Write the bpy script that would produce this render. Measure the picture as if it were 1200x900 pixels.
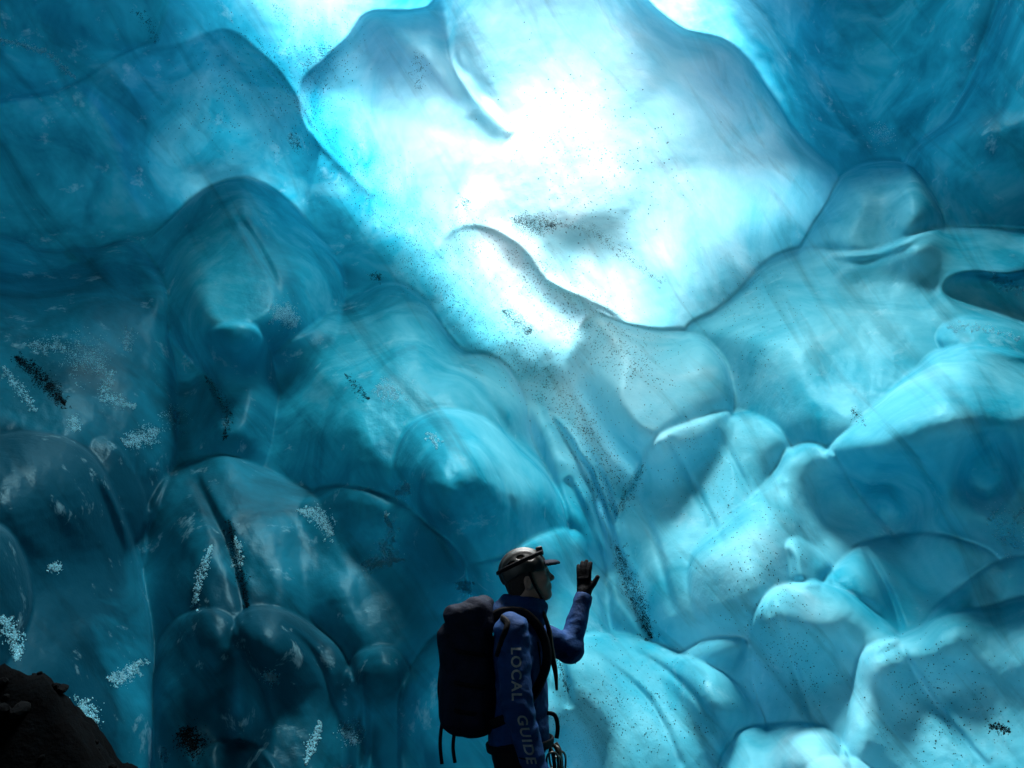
import bpy, bmesh, math, random
import numpy as np
from mathutils import Vector, Matrix
from mathutils.bvhtree import BVHTree

for _o in list(bpy.data.objects):
    bpy.data.objects.remove(_o, do_unlink=True)
scene = bpy.context.scene
COL = scene.collection
R = math.radians
random.seed(7)
rng = np.random.default_rng(7)

# ------------------------------------------------------------------ camera
CAM = np.array([0.0, 0.0, 1.55]); PITCH = R(15.9); FPX = 942.0
cd = bpy.data.cameras.new("camera"); cam = bpy.data.objects.new("camera", cd); COL.objects.link(cam)
cam.location = CAM; cam.rotation_euler = (math.pi / 2 + PITCH, 0, 0)
cd.sensor_fit = 'HORIZONTAL'; cd.sensor_width = 36.0; cd.lens = 36.0 * FPX / 1200.0
cd.clip_start = 0.05; cd.clip_end = 2000.0
scene.camera = cam

# ------------------------------------------------------------------ light
SUN_ELEV, SUN_AZ = 80.0, 4.0           # degrees; azimuth measured from +Y towards +X
world = bpy.data.worlds.new("World"); scene.world = world; world.use_nodes = True
wn = world.node_tree.nodes; wl = world.node_tree.links
sky = wn.new("ShaderNodeTexSky"); sky.sky_type = 'NISHITA'; sky.sun_disc = False
sky.sun_elevation = R(SUN_ELEV); sky.sun_rotation = R(SUN_AZ)
wn["Background"].inputs[1].default_value = 0.14
wl.new(sky.outputs[0], wn["Background"].inputs[0])
SUN_TO = np.array([math.sin(R(SUN_AZ)) * math.cos(R(SUN_ELEV)), math.cos(R(SUN_AZ)) * math.cos(R(SUN_ELEV)), math.sin(R(SUN_ELEV))])
sd = bpy.data.lights.new("sun", 'SUN'); sd.energy = 4.0; sd.angle = R(38.0); sd.color = (1.0, 0.985, 0.96)
sun = bpy.data.objects.new("sun", sd); COL.objects.link(sun)
sun.rotation_euler = Vector(-SUN_TO).to_track_quat('-Z', 'Y').to_euler(); sun.location = (0, 20, 25)

# ------------------------------------------------------------------ exposure
scene.view_settings.view_transform = 'Standard'
scene.view_settings.look = 'None'
scene.view_settings.gamma = 1.0
scene.view_settings.exposure = 2.98
scene.render.engine = 'CYCLES'
cy = scene.cycles
cy.use_denoising = True
cy.max_bounces = 6; cy.diffuse_bounces = 5; cy.glossy_bounces = 2; cy.transmission_bounces = 5
cy.sample_clamp_indirect = 8.0
cy.use_adaptive_sampling = False

# ------------------------------------------------------------------ numeric helpers
def ray(px, py):
    px = np.asarray(px, float); py = np.asarray(py, float)
    cx = (px - 600.0) / FPX; cz = (450.0 - py) / FPX
    return np.stack([cx, math.cos(PITCH) - math.sin(PITCH) * cz, math.sin(PITCH) + math.cos(PITCH) * cz], -1)
def at(px, py, Y):
    d = ray(px, py)
    return CAM + d * (np.asarray(Y, float) / d[..., 1])[..., None]

_P = rng.permutation(256); _P = np.concatenate([_P, _P, _P])
_G = rng.normal(size=(256, 3)); _G /= np.linalg.norm(_G, axis=1)[:, None]
def noise3(p):
    p = np.asarray(p, float); i = np.floor(p).astype(int); f = p - i; i &= 255
    u = f * f * f * (f * (f * 6 - 15) + 10)
    out = 0.0
    for dx in (0, 1):
        wx = u[..., 0] if dx else 1 - u[..., 0]
        for dy in (0, 1):
            wy = u[..., 1] if dy else 1 - u[..., 1]
            for dz in (0, 1):
                wz = u[..., 2] if dz else 1 - u[..., 2]
                g = _G[_P[_P[_P[i[..., 0] + dx] + i[..., 1] + dy] + i[..., 2] + dz]]
                out = out + wx * wy * wz * (g[..., 0] * (f[..., 0] - dx) + g[..., 1] * (f[..., 1] - dy) + g[..., 2] * (f[..., 2] - dz))
    return out
def fbm(p, n=3):
    p = np.asarray(p, float); s = 0.0; a = 1.0
    for _ in range(n):
        s = s + a * noise3(p); p = p * 2.03 + 17.3; a *= 0.5
    return s

def spline(pts, n):
    p = np.array(pts, float); m = len(p)
    seg = np.linalg.norm(np.roll(p, -1, 0) - p, axis=1)
    out = []
    for i in range(m):
        k = max(3, int(round(n * seg[i] / seg.sum())))
        a, b, c, d = p[i - 1], p[i], p[(i + 1) % m], p[(i + 2) % m]
        # centripetal-ish Catmull-Rom with limited tangents
        l = seg[i]
        t1 = (c - a) / (np.linalg.norm(b - a) + l + 1e-6) * l
        t2 = (d - b) / (np.linalg.norm(d - c) + l + 1e-6) * l
        t = (np.arange(k) / k)[:, None]
        out.append((2*t**3 - 3*t**2 + 1) * b + (t**3 - 2*t**2 + t) * t1 + (-2*t**3 + 3*t**2) * c + (t**3 - t**2) * t2)
    return np.concatenate(out)

# ------------------------------------------------------------------ object helpers
def link(name, me, mat=None, parent=None, world_co=False):
    o = bpy.data.objects.new(name, me); COL.objects.link(o)
    if mat is not None and me is not None and not me.materials: me.materials.append(mat)
    if parent is not None:
        o.parent = parent
        if world_co: o.matrix_parent_inverse = Matrix.Translation(-parent.location)
    return o
def mesh(name, v, f, smooth=True):
    me = bpy.data.meshes.new(name)
    v = np.asarray(v, np.float32)
    if isinstance(f, np.ndarray):
        k = f.shape[1]; nf = len(f)
        me.vertices.add(len(v)); me.vertices.foreach_set("co", v.ravel())
        me.loops.add(nf * k); me.loops.foreach_set("vertex_index", f.astype(np.int32).ravel())
        me.polygons.add(nf); me.polygons.foreach_set("loop_start", np.arange(nf, dtype=np.int32) * k)
        me.update(calc_edges=True); me.validate()
    else:
        me.from_pydata([tuple(x) for x in v], [], f); me.update()
    if smooth: me.polygons.foreach_set("use_smooth", np.ones(len(me.polygons), bool))
    return me
def tag(o, label=None, cat=None, group=None, kind=None):
    if label: o["label"] = label
    if cat: o["category"] = cat
    if group: o["group"] = group
    if kind: o["kind"] = kind
    return o
def empty(name, loc=(0, 0, 0)):
    o = bpy.data.objects.new(name, None); COL.objects.link(o); o.location = loc; o.empty_display_size = 0.2
    return o

# ------------------------------------------------------------------ materials
class NT:
    def __init__(s, name):
        s.m = bpy.data.materials.new(name); s.m.use_nodes = True
        s.n = s.m.node_tree.nodes; s.l = s.m.node_tree.links; s.n.clear()
        s.out = s.n.new("ShaderNodeOutputMaterial")
    def add(s, t, **kw):
        n = s.n.new(t)
        for k, v in kw.items():
            if k.startswith("i_"):
                key = k[2:]; key = int(key) if key.isdigit() else key.replace("_", " ")
                n.inputs[key].default_value = v
            else: setattr(n, k, v)
        return n
    def ln(s, a, b, i=0, o=0):
        s.l.new(a.outputs[o], b.inputs[i]); return b
    def ramp(s, src, stops, o=0):
        r = s.n.new("ShaderNodeValToRGB"); e = r.color_ramp.elements
        while len(e) > 1: e.remove(e[-1])
        e[0].position, e[0].color = stops[0][0], stops[0][1]
        for p, c in stops[1:]:
            k = e.new(p); k.color = c
        s.l.new(src.outputs[o], r.inputs[0]); return r
def g1(v): return (v, v, v, 1)

def ice_material(name, deep, mid, pale, trans, streak=0.5, sscale=2.6, cloud=0.55, rough=0.36, dirt=0.5, seed=0.0, light_tone=False):
    t = NT(name)
    tc = t.add("ShaderNodeTexCoord")
    uv = t.add("ShaderNodeUVMap", uv_map="flow")
    mp = t.add("ShaderNodeMapping"); mp.inputs['Location'].default_value = (seed, seed * .7, seed * 1.3); t.ln(tc, mp, 0, 3)
    n1 = t.add("ShaderNodeTexNoise", i_Scale=1.3, i_Detail=4.0, i_Roughness=0.6, i_Distortion=0.6); t.ln(mp, n1)
    if light_tone:      # ice clear to milky, with glow and gloom painted into the tone
        at_ = t.add("ShaderNodeAttribute", attribute_name="light_tone")
        ad = t.add("ShaderNodeMath", operation='MULTIPLY_ADD'); ad.inputs[1].default_value = 0.55; t.l.new(n1.outputs[0], ad.inputs[0])
        sh = t.add("ShaderNodeMath", operation='MULTIPLY_ADD'); sh.inputs[1].default_value = 0.55; sh.inputs[2].default_value = 0.12; t.l.new(at_.outputs['Fac'], sh.inputs[0]); t.l.new(sh.outputs[0], ad.inputs[2])
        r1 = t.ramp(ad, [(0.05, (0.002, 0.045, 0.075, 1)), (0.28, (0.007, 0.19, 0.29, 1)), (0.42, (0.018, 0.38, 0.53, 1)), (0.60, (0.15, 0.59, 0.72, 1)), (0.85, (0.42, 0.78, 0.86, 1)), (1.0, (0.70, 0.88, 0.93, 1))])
        pale = (0.35, 0.74, 0.84, 1)
    else:
        r1 = t.ramp(n1, [(0.30, deep), (0.52, mid), (0.76, pale)])
    # flow streaks: bands of dark, clear ice and sediment drawn out along the wall
    mu = t.add("ShaderNodeMapping"); mu.inputs['Scale'].default_value = (1.0, 0.16, 1.0); mu.inputs['Location'].default_value = (seed, seed, 0); t.ln(uv, mu)
    n2 = t.add("ShaderNodeTexNoise", i_Scale=sscale, i_Detail=5.0, i_Roughness=0.6, i_Distortion=0.9); t.ln(mu, n2)
    r2 = t.ramp(n2, [(0.30, g1(0.30)), (0.40, g1(0.72)), (0.47, g1(1.0)), (0.60, g1(1.0)), (0.72, g1(1.2))])
    mx = t.add("ShaderNodeMix", data_type='RGBA', blend_type='MULTIPLY'); mx.inputs[0].default_value = streak
    t.l.new(r1.outputs[0], mx.inputs[6]); t.l.new(r2.outputs[0], mx.inputs[7])
    # cloudy bubble-rich patches
    n3 = t.add("ShaderNodeTexNoise", i_Scale=3.4, i_Detail=5.0, i_Roughness=0.72, i_Distortion=0.3); t.ln(mp, n3)
    r3 = t.ramp(n3, [(0.60, g1(0.0)), (0.80, g1(cloud))])
    mb = t.add("ShaderNodeMix", data_type='RGBA'); t.l.new(r3.outputs[0], mb.inputs[0])
    t.l.new(mx.outputs[2], mb.inputs[6]); mb.inputs[7].default_value = pale
    # fine dirt grains frozen in
    v = t.add("ShaderNodeTexVoronoi", i_Scale=60.0); t.ln(mp, v)
    rv = t.ramp(v, [(0.06, g1(1.0)), (0.11, g1(0.0))])
    n4 = t.add("ShaderNodeTexNoise", i_Scale=2.2, i_Detail=2.0, i_Roughness=0.6); t.ln(mp, n4)
    r4 = t.ramp(n4, [(0.50, g1(0.0)), (0.66, g1(1.0))])
    dm = t.add("ShaderNodeMath", operation='MULTIPLY'); t.ln(rv, dm, 0); t.ln(r4, dm, 1)
    dm2 = t.add("ShaderNodeMath", operation='MULTIPLY'); dm2.inputs[1].default_value = dirt; t.ln(dm, dm2, 0)
    md = t.add("ShaderNodeMix", data_type='RGBA'); t.ln(dm2, md, 0)
    t.l.new(mb.outputs[2], md.inputs[6]); md.inputs[7].default_value = (0.01, 0.03, 0.04, 1)
    # relief
    n5 = t.add("ShaderNodeTexNoise", i_Scale=9.0, i_Detail=4.0, i_Roughness=0.62); t.ln(mp, n5)
    n6 = t.add("ShaderNodeTexNoise", i_Scale=70.0, i_Detail=3.0, i_Roughness=0.6); t.ln(mp, n6)
    b1 = t.add("ShaderNodeBump", i_Strength=0.14, i_Distance=0.05); t.l.new(n5.outputs[0], b1.inputs['Height'])
    b2 = t.add("ShaderNodeBump", i_Strength=0.12, i_Distance=0.004); t.l.new(n6.outputs[0], b2.inputs['Height']); t.l.new(b1.outputs[0], b2.inputs['Normal'])
    b3 = t.add("ShaderNodeBump", i_Strength=0.12, i_Distance=0.03); t.l.new(n2.outputs[0], b3.inputs['Height']); t.l.new(b2.outputs[0], b3.inputs['Normal'])
    df = t.add("ShaderNodeBsdfDiffuse"); tr = t.add("ShaderNodeBsdfTranslucent"); gl = t.add("ShaderNodeBsdfGlossy", i_Roughness=rough)
    for s_ in (df, tr): t.l.new(md.outputs[2], s_.inputs['Color'])
    for s_ in (df, gl): t.l.new(b3.outputs[0], s_.inputs['Normal'])
    t.l.new(b1.outputs[0], tr.inputs['Normal'])
    m1 = t.add("ShaderNodeMixShader"); m1.inputs[0].default_value = trans
    if light_tone:      # translucency raised by a mask where the ice should glow
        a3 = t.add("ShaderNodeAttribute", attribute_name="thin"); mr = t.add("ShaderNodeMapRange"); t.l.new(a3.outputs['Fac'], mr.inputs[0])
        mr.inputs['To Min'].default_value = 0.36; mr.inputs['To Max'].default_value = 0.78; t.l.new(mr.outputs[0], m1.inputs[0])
    t.l.new(df.outputs[0], m1.inputs[1]); t.l.new(tr.outputs[0], m1.inputs[2])
    fr = t.add("ShaderNodeFresnel", i_IOR=1.31); t.l.new(b3.outputs[0], fr.inputs['Normal'])
    gl.inputs['Color'].default_value = (0.45, 0.88, 1.0, 1)
    gw = t.add("ShaderNodeMath", operation='MULTIPLY'); gw.inputs[1].default_value = 0.17; t.ln(fr, gw, 0)
    m2 = t.add("ShaderNodeMixShader"); t.ln(gw, m2, 0)
    t.l.new(m1.outputs[0], m2.inputs[1]); t.l.new(gl.outputs[0], m2.inputs[2])
    t.l.new(m2.outputs[0], t.out.inputs[0])
    return t.m

def plain(name, col, rough=0.7, noise=0.0, nscale=20.0, bump=0.0, bscale=60.0, metal=0.0, spec=0.5, col2=None):
    t = NT(name)
    tc = t.add("ShaderNodeTexCoord")
    p = t.add("ShaderNodeBsdfPrincipled"); p.inputs['Roughness'].default_value = rough; p.inputs['Metallic'].default_value = metal
    p.inputs['Specular IOR Level'].default_value = spec
    n = t.add("ShaderNodeTexNoise", i_Scale=nscale, i_Detail=6.0, i_Roughness=0.6); t.ln(tc, n, 0, 3)
    c2 = col2 if col2 else tuple(x * (1 - noise) for x in col)
    r = t.ramp(n, [(0.35, (*c2, 1)), (0.65, (*col, 1))]); t.l.new(r.outputs[0], p.inputs['Base Color'])
    if bump:
        n2 = t.add("ShaderNodeTexNoise", i_Scale=bscale, i_Detail=5.0, i_Roughness=0.6); t.ln(tc, n2, 0, 3)
        b = t.add("ShaderNodeBump", i_Strength=bump, i_Distance=0.01); t.l.new(n2.outputs[0], b.inputs['Height'])
        t.l.new(b.outputs[0], p.inputs['Normal'])
    t.l.new(p.outputs[0], t.out.inputs[0])
    return t.m

M = {}
M['ice'] = ice_material("glacier_ice", None, None, None, 0.5, 0.5, sscale=3.0, seed=1.0, light_tone=True)
M['rind'] = plain("slab_ice", (0.04, 0.17, 0.24), 0.5, 0.5, 0.6, 0.4, 4.0)
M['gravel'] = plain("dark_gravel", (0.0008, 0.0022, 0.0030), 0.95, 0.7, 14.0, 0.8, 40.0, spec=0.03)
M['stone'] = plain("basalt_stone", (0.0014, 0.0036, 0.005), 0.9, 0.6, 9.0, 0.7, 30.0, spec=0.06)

# ------------------------------------------------------------------ the cave floor
def sheet(name, xs, ys, zf, mat, parent=None):
    X, Y = np.meshgrid(xs, ys); Z = zf(X, Y)
    v = np.stack([X, Y, Z], -1).reshape(-1, 3); nx, ny = len(xs), len(ys)
    i = (np.arange(ny - 1)[:, None] * nx + np.arange(nx - 1)[None]).ravel()
    f = np.stack([i, i + 1, i + nx + 1, i + nx], -1)
    return link(name, mesh(name, v, f), mat, parent)
def axis(near, far, step):
    a = np.arange(-near, near + 1e-6, step)
    b = np.geomspace(near * 1.15, far, 14)
    return np.concatenate([-b[::-1], a, b])
def floor_z(X, Y):
    p = np.stack([X, Y, X * 0], -1)
    return 0.05 * fbm(p * 0.9, 3) * (np.hypot(X, Y) < 12) - 0.02
ground = sheet("ground", axis(8, 400, 0.12), axis(8, 400, 0.12), floor_z, M['gravel'])
tag(ground, "dark gravel floor of the ice cave", kind="structure")

# ------------------------------------------------------------------ the scalloped ice: one continuous wall and ceiling
ice_wall = empty("ice_wall", (0, 5.5, 0)); tag(ice_wall, "scalloped blue ice wall of the cave with rounded lobes", kind="structure")
LOBES = []
STEP = 2.2
GX = np.arange(-340, 1545, STEP); GY = np.arange(-170, 1125, STEP)
PX, PY = np.meshgrid(GX, GY)
def smooth1(knots, x):
    k = np.array(sorted(knots)); xs = np.linspace(k[0, 0], k[-1, 0], 400); y = np.interp(xs, k[:, 0], k[:, 1])
    ker = np.hanning(45); ker /= ker.sum(); y = np.convolve(np.pad(y, 22, mode='edge'), ker, mode='valid')
    return np.interp(x, xs, y)
XN = (PX - 640) / 640
DEPTH = smooth1([(1160, 5.2), (900, 5.6), (760, 6.05), (620, 6.65), (480, 7.5), (360, 8.45), (270, 9.3), (200, 9.25), (120, 9.0), (40, 8.65), (-40, 8.25), (-200, 7.4)], PY)
DEPTH -= (0.95 + 0.25 * np.clip(PY / 900, 0, 1)) * XN ** 2
OWNER = np.full(PX.shape, -1); TONE = np.zeros(PX.shape) ; SPECS = []
def sstep(a, b, x):
    t = np.clip((x - a) / (b - a), 0, 1); return t * t * (3 - 2 * t)
def box_blur(D, k):
    for ax in (0, 1, 0, 1):
        q = np.pad(D, [(k + 1, k) if a == ax else (0, 0) for a in (0, 1)], mode='edge'); c = np.cumsum(q, ax)
        D = (np.take(c, range(2 * k + 1, c.shape[ax]), ax) - np.take(c, range(0, c.shape[ax] - 2 * k - 1), ax)) / (2 * k + 1)
    return D
def lobe(pts, h, crest=90, spread=65, tone=0.0, label=None, lip=9.0, c=None, share=0.40, name="ice_lobe", W=None):
    """A swelling of the wall: it rises with a tight lip where its outline faces the crest direction and dies out softly elsewhere."""
    global DEPTH
    o = spline(pts, 260); n = len(o)
    if c is None:
        x, y = o[:, 0], o[:, 1]; x2, y2 = np.roll(x, -1), np.roll(y, -1)
        k = x * y2 - x2 * y; A = k.sum() / 2
        c = np.array([((x + x2) * k).sum(), ((y + y2) * k).sum()]) / (6 * A)
    c = np.array(c, float)
    t = np.roll(o, -2, 0) - np.roll(o, 2, 0); nrm = np.stack([t[:, 1], -t[:, 0]], -1); nrm /= np.linalg.norm(nrm, axis=1)[:, None] + 1e-9
    nrm *= np.sign((nrm * (o - c)).sum(1))[:, None]
    cr = np.array([math.cos(R(crest)), -math.sin(R(crest))]); ca = nrm @ cr
    w = sstep(math.cos(R(min(178, spread + 48))), math.cos(R(max(2, spread - 34))), ca) if spread > 0 else np.zeros(n)
    ker = np.hanning(41); ker /= ker.sum(); w = np.convolve(np.concatenate([w[-20:], w, w[:20]]), ker, mode='valid')
    th = np.arctan2(o[:, 1] - c[1], o[:, 0] - c[0]); rad = np.hypot(*(o - c).T)
    od = np.argsort(th); th, rad, w = th[od], rad[od], w[od]
    th = np.concatenate([th - 2 * math.pi, th, th + 2 * math.pi]); rad = np.tile(rad, 3); w = np.tile(w, 3)
    x0, x1 = np.searchsorted(GX, [o[:, 0].min() - 3, o[:, 0].max() + 3]); y0, y1 = np.searchsorted(GY, [o[:, 1].min() - 3, o[:, 1].max() + 3])
    sl = (slice(y0, y1), slice(x0, x1)); X, Y = PX[sl], PY[sl]
    if X.size == 0: return
    wob = 8.0 * noise3(np.stack([X / 55.0, Y / 55.0, np.full_like(X, len(SPECS) * 3.7)], -1))
    a = np.arctan2(Y - c[1], X - c[0]); d = np.hypot(X - c[0], Y - c[1]); Rr = np.interp(a, th, rad); ww = np.interp(a, th, w)
    d = d + wob * 0.6
    r = d / Rr; e = np.maximum(Rr - d, 0.0)
    WW = (W or 0.72) * Rr
    tt = np.clip(e / np.maximum(WW, 22), 0, 1)
    sharp = np.sqrt(np.clip(1 - (1 - tt) ** 2, 0, 1)) * sstep(-2.0, 4.0, e)
    soft = sstep(0.0, 0.70, 1 - r)
    p = np.where(r < 1, (ww * sharp + (1 - ww) * soft) * (1 - 0.12 * r * r) , 0.0)
    if h > 0.1 and spread > 0:           # what lay under the new lobe is buried in it
        mw = np.where(r < 1, ww * sstep(0, 16, e) + (1 - ww) * sstep(0.0, 0.55, 1 - r), 0.0)
        DEPTH[sl] += mw * (box_blur(DEPTH[sl], int(max(6, min(22, np.sqrt(X.size) * 0.045)))) - DEPTH[sl])
    DEPTH[sl] -= 1.62 * h * p
    TONE[sl] += tone * np.clip(p * 1.3, 0, 1)  # lobe tone also carries how brightly the lobe is lit
    if h > 0 and spread > 0:
        OWNER[sl] = np.where(p > 0.15, len(SPECS), OWNER[sl])
    SPECS.append(dict(label=label, name=name))
def groove(path, depth, width, side=0.0):
    """A crease or crevice cut into the ice along a path; side > 0 makes one flank steeper."""
    global DEPTH
    P = np.array(smooth_pts(path)); best = np.full(PX.shape, 1e9); sg = np.zeros(PX.shape); fade = np.zeros(PX.shape)
    x0, x1 = np.searchsorted(GX, [P[:, 0].min() - 4 * width, P[:, 0].max() + 4 * width]); y0, y1 = np.searchsorted(GY, [P[:, 1].min() - 4 * width, P[:, 1].max() + 4 * width])
    sl = (slice(y0, y1), slice(x0, x1)); X, Y = PX[sl], PY[sl]; b = np.full(X.shape, 1e9); s_ = np.zeros(X.shape); f = np.zeros(X.shape)
    n = len(P)
    for k in range(n - 1):
        A, B = P[k], P[k + 1]; ab = B - A; t = np.clip(((X - A[0]) * ab[0] + (Y - A[1]) * ab[1]) / (ab @ ab), 0, 1)
        dx, dy = X - A[0] - t * ab[0], Y - A[1] - t * ab[1]; dd = np.hypot(dx, dy); m = dd < b
        b = np.where(m, dd, b); s_ = np.where(m, np.sign(ab[0] * dy - ab[1] * dx), s_); f = np.where(m, (k + t) / (n - 1), f)
    wd = width * (1 + side * s_ * 0.7) * (0.75 + 0.5 * noise3(np.stack([X / 30, Y / 30, X * 0], -1)))
    DEPTH[sl] += depth * np.exp(-(b / np.maximum(wd, 1.5)) ** 2) * np.sin(np.pi * np.clip(f, 0, 1)) ** 0.5
def smooth_pts(pts, k=5):
    p = np.array(pts, float); out = []
    for i in range(len(p) - 1):
        a, b, c, d = p[max(i - 1, 0)], p[i], p[i + 1], p[min(i + 2, len(p) - 1)]
        for t in np.arange(k) / k:
            out.append(0.5 * ((2 * b) + (c - a) * t + (2*a - 5*b + 4*c - d) * t*t + (3*b - a - 3*c + d) * t**3))
    out.append(p[-1]); return out

# -- ceiling and upper left
lobe([(150,75),(230,45),(268,34),(300,58),(335,95),(362,138),(372,190),(330,280),(200,280),(110,180)], 0.22, 40, 50, 0.1, "folded upper left ice face below the white gap")
lobe([(-200,-80),(60,-120),(190,-60),(185,40),(150,62),(60,110),(-200,120)], 0.25, -60, 60, -0.1)
lobe([(740,-160),(1200,-165),(1150,40),(1050,230),(960,200),(880,60)], -0.8, 90, 0, 0.05)
lobe([(1205,-70),(1165,15),(1140,85),(1112,135),(1058,192),(1070,320),(1250,360),(1540,220),(1540,-100),(1400,-160)], 1.1, 165, 60, 0.0, "far right ceiling face behind the rounded knob")
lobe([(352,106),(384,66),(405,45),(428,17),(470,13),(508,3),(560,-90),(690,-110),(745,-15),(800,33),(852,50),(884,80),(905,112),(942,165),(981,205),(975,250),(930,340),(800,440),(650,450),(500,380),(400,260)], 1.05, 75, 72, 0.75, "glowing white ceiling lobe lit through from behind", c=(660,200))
groove([(520,-40),(522,30),(528,70),(552,110),(600,158)], 0.22, 13, 0.5)
# -- right side
lobe([(938,300),(948,275),(968,235),(985,205),(1010,190),(1040,185),(1070,195),(1093,225),(1107,268),(1090,320),(1010,335),(950,325)], 0.85, 92, 88, 0.2, "rounded ice knob standing up at the upper right")
lobe([(1104,266),(1200,268),(1340,262),(1400,420),(1300,560),(1120,600),(980,620),(860,560),(820,460),(804,387),(840,362),(868,340),(890,312),(918,296),(950,290),(1010,293),(1062,280)], 0.9, 112, 58, 0.1, "broad smooth lobe below the knob", c=(1010,430))
lobe([(1104,342),(1112,326),(1138,319),(1180,322),(1280,312),(1330,345),(1270,382),(1180,378),(1126,364)], -0.30, 165, 95, -0.2, "dark polished cup with bright left rim")
lobe([(1097,398),(1103,381),(1130,371),(1165,375),(1240,392),(1330,385),(1330,440),(1200,435),(1120,420)], 0.26, 150, 90, -0.2)
lobe([(967,531),(1003,497),(1042,460),(1078,426),(1100,409),(1150,404),(1240,420),(1370,410),(1420,600),(1330,740),(1200,720),(1080,690),(1020,620),(988,575)], 0.75, 135, 52, -0.05, "shadowed hollow lobe below the white ridge at right", c=(1130,540), lip=16)
lobe([(1010,560),(1060,520),(1100,545),(1110,600),(1060,640),(1020,610)], -0.20, 90, 0)
lobe([(1120,520),(1180,500),(1200,560),(1160,610),(1115,580)], -0.16, 90, 0)
# -- centre slope
lobe([(512,305),(522,278),(548,265),(582,270),(612,292),(640,325),(690,352),(735,380),(800,520),(740,620),(640,560),(560,450),(520,370)], 0.17, 72, 50, 0.3, "white crested lobe in the middle of the slope", c=(620,400), lip=14)
lobe([(690,372),(735,379),(770,386),(808,388),(836,404),(853,433),(859,476),(830,540),(770,580),(700,520),(660,430)], 0.7, 35, 62, 0.25, "rounded snout at the end of the central slope")
lobe([(612,470),(640,478),(670,498),(697,530),(715,565),(726,612),(715,670),(670,660),(640,600),(622,530)], 0.22, 40, 55, 0.0)
lobe([(168,290),(200,254),(240,222),(284,208),(316,218),(350,250),(380,284),(399,312),(402,345),(380,420),(280,460),(200,440),(165,360)], 0.85, 72, 68, 0.05, "rounded lobe with pale right shoulder at upper left")
lobe([(320,420),(365,382),(400,356),(425,342),(447,330),(472,334),(500,353),(518,383),(540,411),(570,416),(598,434),(616,468),(624,515),(650,590),(600,680),(480,680),(360,620),(310,520)], 0.80, 55, 58, 0.1, "long lobe with a bright white crest left of centre", c=(480,490))
lobe([(224,425),(240,392),(272,376),(300,380),(314,405),(325,470),(300,560),(240,560),(215,490)], 0.3, 60, 55, 0.0)
lobe([(-300,235),(-60,262),(0,272),(50,292),(110,290),(150,281),(176,298),(194,338),(200,388),(205,440),(200,560),(120,680),(-50,720),(-320,640)], 0.62, 48, 62, -0.25, "dark left lobe with a curled bright rib", c=(20,470))
lobe([(76,297),(82,290),(92,288),(101,292),(104,300),(97,306),(84,306)], 0.09, 60, 180, -0.2, lip=6)
lobe([(458,560),(464,525),(478,498),(505,483),(532,480),(562,487),(592,506),(625,540),(650,570),(663,602),(668,680),(600,740),(500,720),(460,640)], 0.6, 75, 72, 0.0, "domed lobe with a light rim above the climber")
lobe([(168,610),(178,580),(198,555),(228,539),(262,534),(298,543),(332,558),(372,585),(410,700),(380,820),(250,840),(172,740)], 0.42, 88, 62, -0.25)
lobe([(350,600),(368,574),(400,567),(436,574),(478,594),(518,628),(544,662),(552,705),(560,800),(480,860),(390,840),(345,720)], 0.40, 62, 58, -0.2)
lobe([(-300,520),(-60,520),(0,509),(48,507),(88,517),(115,541),(145,600),(170,690),(180,800),(160,980),(60,1060),(-300,1060)], 0.52, 60, 62, -0.35, "large dark lobe at the left edge")
lobe([(100,540),(108,519),(122,513),(138,523),(155,545),(171,579),(174,630),(160,680),(130,610)], 0.09, 38, 65, -0.3)
lobe([(-140,615),(-40,608),(0,616),(20,636),(36,676),(30,740),(-20,800),(-140,800)], 0.30, 45, 65, -0.3)
lobe([(179,800),(186,750),(206,722),(240,714),(270,724),(285,762),(290,880),(270,990),(220,1000),(184,900)], 0.22, 115, 70, -0.3)
lobe([(270,770),(278,724),(298,711),(330,714),(368,733),(402,763),(420,815),(430,930),(400,1040),(300,1030),(272,900)], 0.36, 65, 72, -0.3)
lobe([(402,810),(412,768),(438,757),(465,760),(481,784),(489,830),(502,900),(520,1000),(460,1060),(405,1030),(398,900)], 0.34, 55, 80, -0.15)
lobe([(542,720),(549,665),(586,654),(618,634),(655,620),(680,625),(690,645),(702,700),(725,770),(715,880),(620,930),(550,850)], 0.36, 82, 62, 0.05, "pale topped lobe behind the climber's raised hand")
lobe([(466,830),(484,775),(518,738),(566,714),(630,716),(670,780),(690,900),(680,1080),(560,1100),(480,1050)], 0.30, 115, 55, -0.05)
# -- lower right
lobe([(716,665),(724,610),(742,560),(760,522),(782,502),(828,487),(868,480),(902,496),(927,524),(960,620),(940,780),(840,840),(750,790),(716,730)], 0.48, 98, 66, 0.1, "striped lobe right of the climber's hand")
lobe([(808,655),(846,613),(884,580),(910,548),(924,526),(950,519),(976,531),(1002,574),(1046,626),(1060,700),(1000,790),(880,800),(815,730)], 0.40, 105, 72, 0.1, lip=14)
lobe([(920,640),(932,630),(952,640),(976,664),(970,700),(930,690)], 0.14, 75, 70, 0.05)
lobe([(962,690),(984,660),(1006,640),(1040,627),(1082,622),(1130,632),(1169,655),(1180,720),(1120,810),(1010,810)], 0.36, 92, 68, 0.0)
lobe([(874,760),(884,716),(904,691),(930,683),(965,683),(992,692),(1030,720),(1056,746),(1060,860),(1020,1000),(920,980),(876,850)], 0.42, 95, 82, 0.15, "upright oval lobe with pale centre, lower right")
lobe([(1080,735),(1128,684),(1170,656),(1212,648),(1320,632),(1400,760),(1220,820),(1100,800)], 0.30, 130, 50, 0.0)
lobe([(985,880),(998,806),(1012,762),(1052,743),(1100,722),(1150,711),(1330,690),(1440,900),(1300,1120),(1060,1120),(980,980)], 0.45, 122, 52, 0.15, "broad bright lobe in the lower right corner", c=(1150,900))
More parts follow.
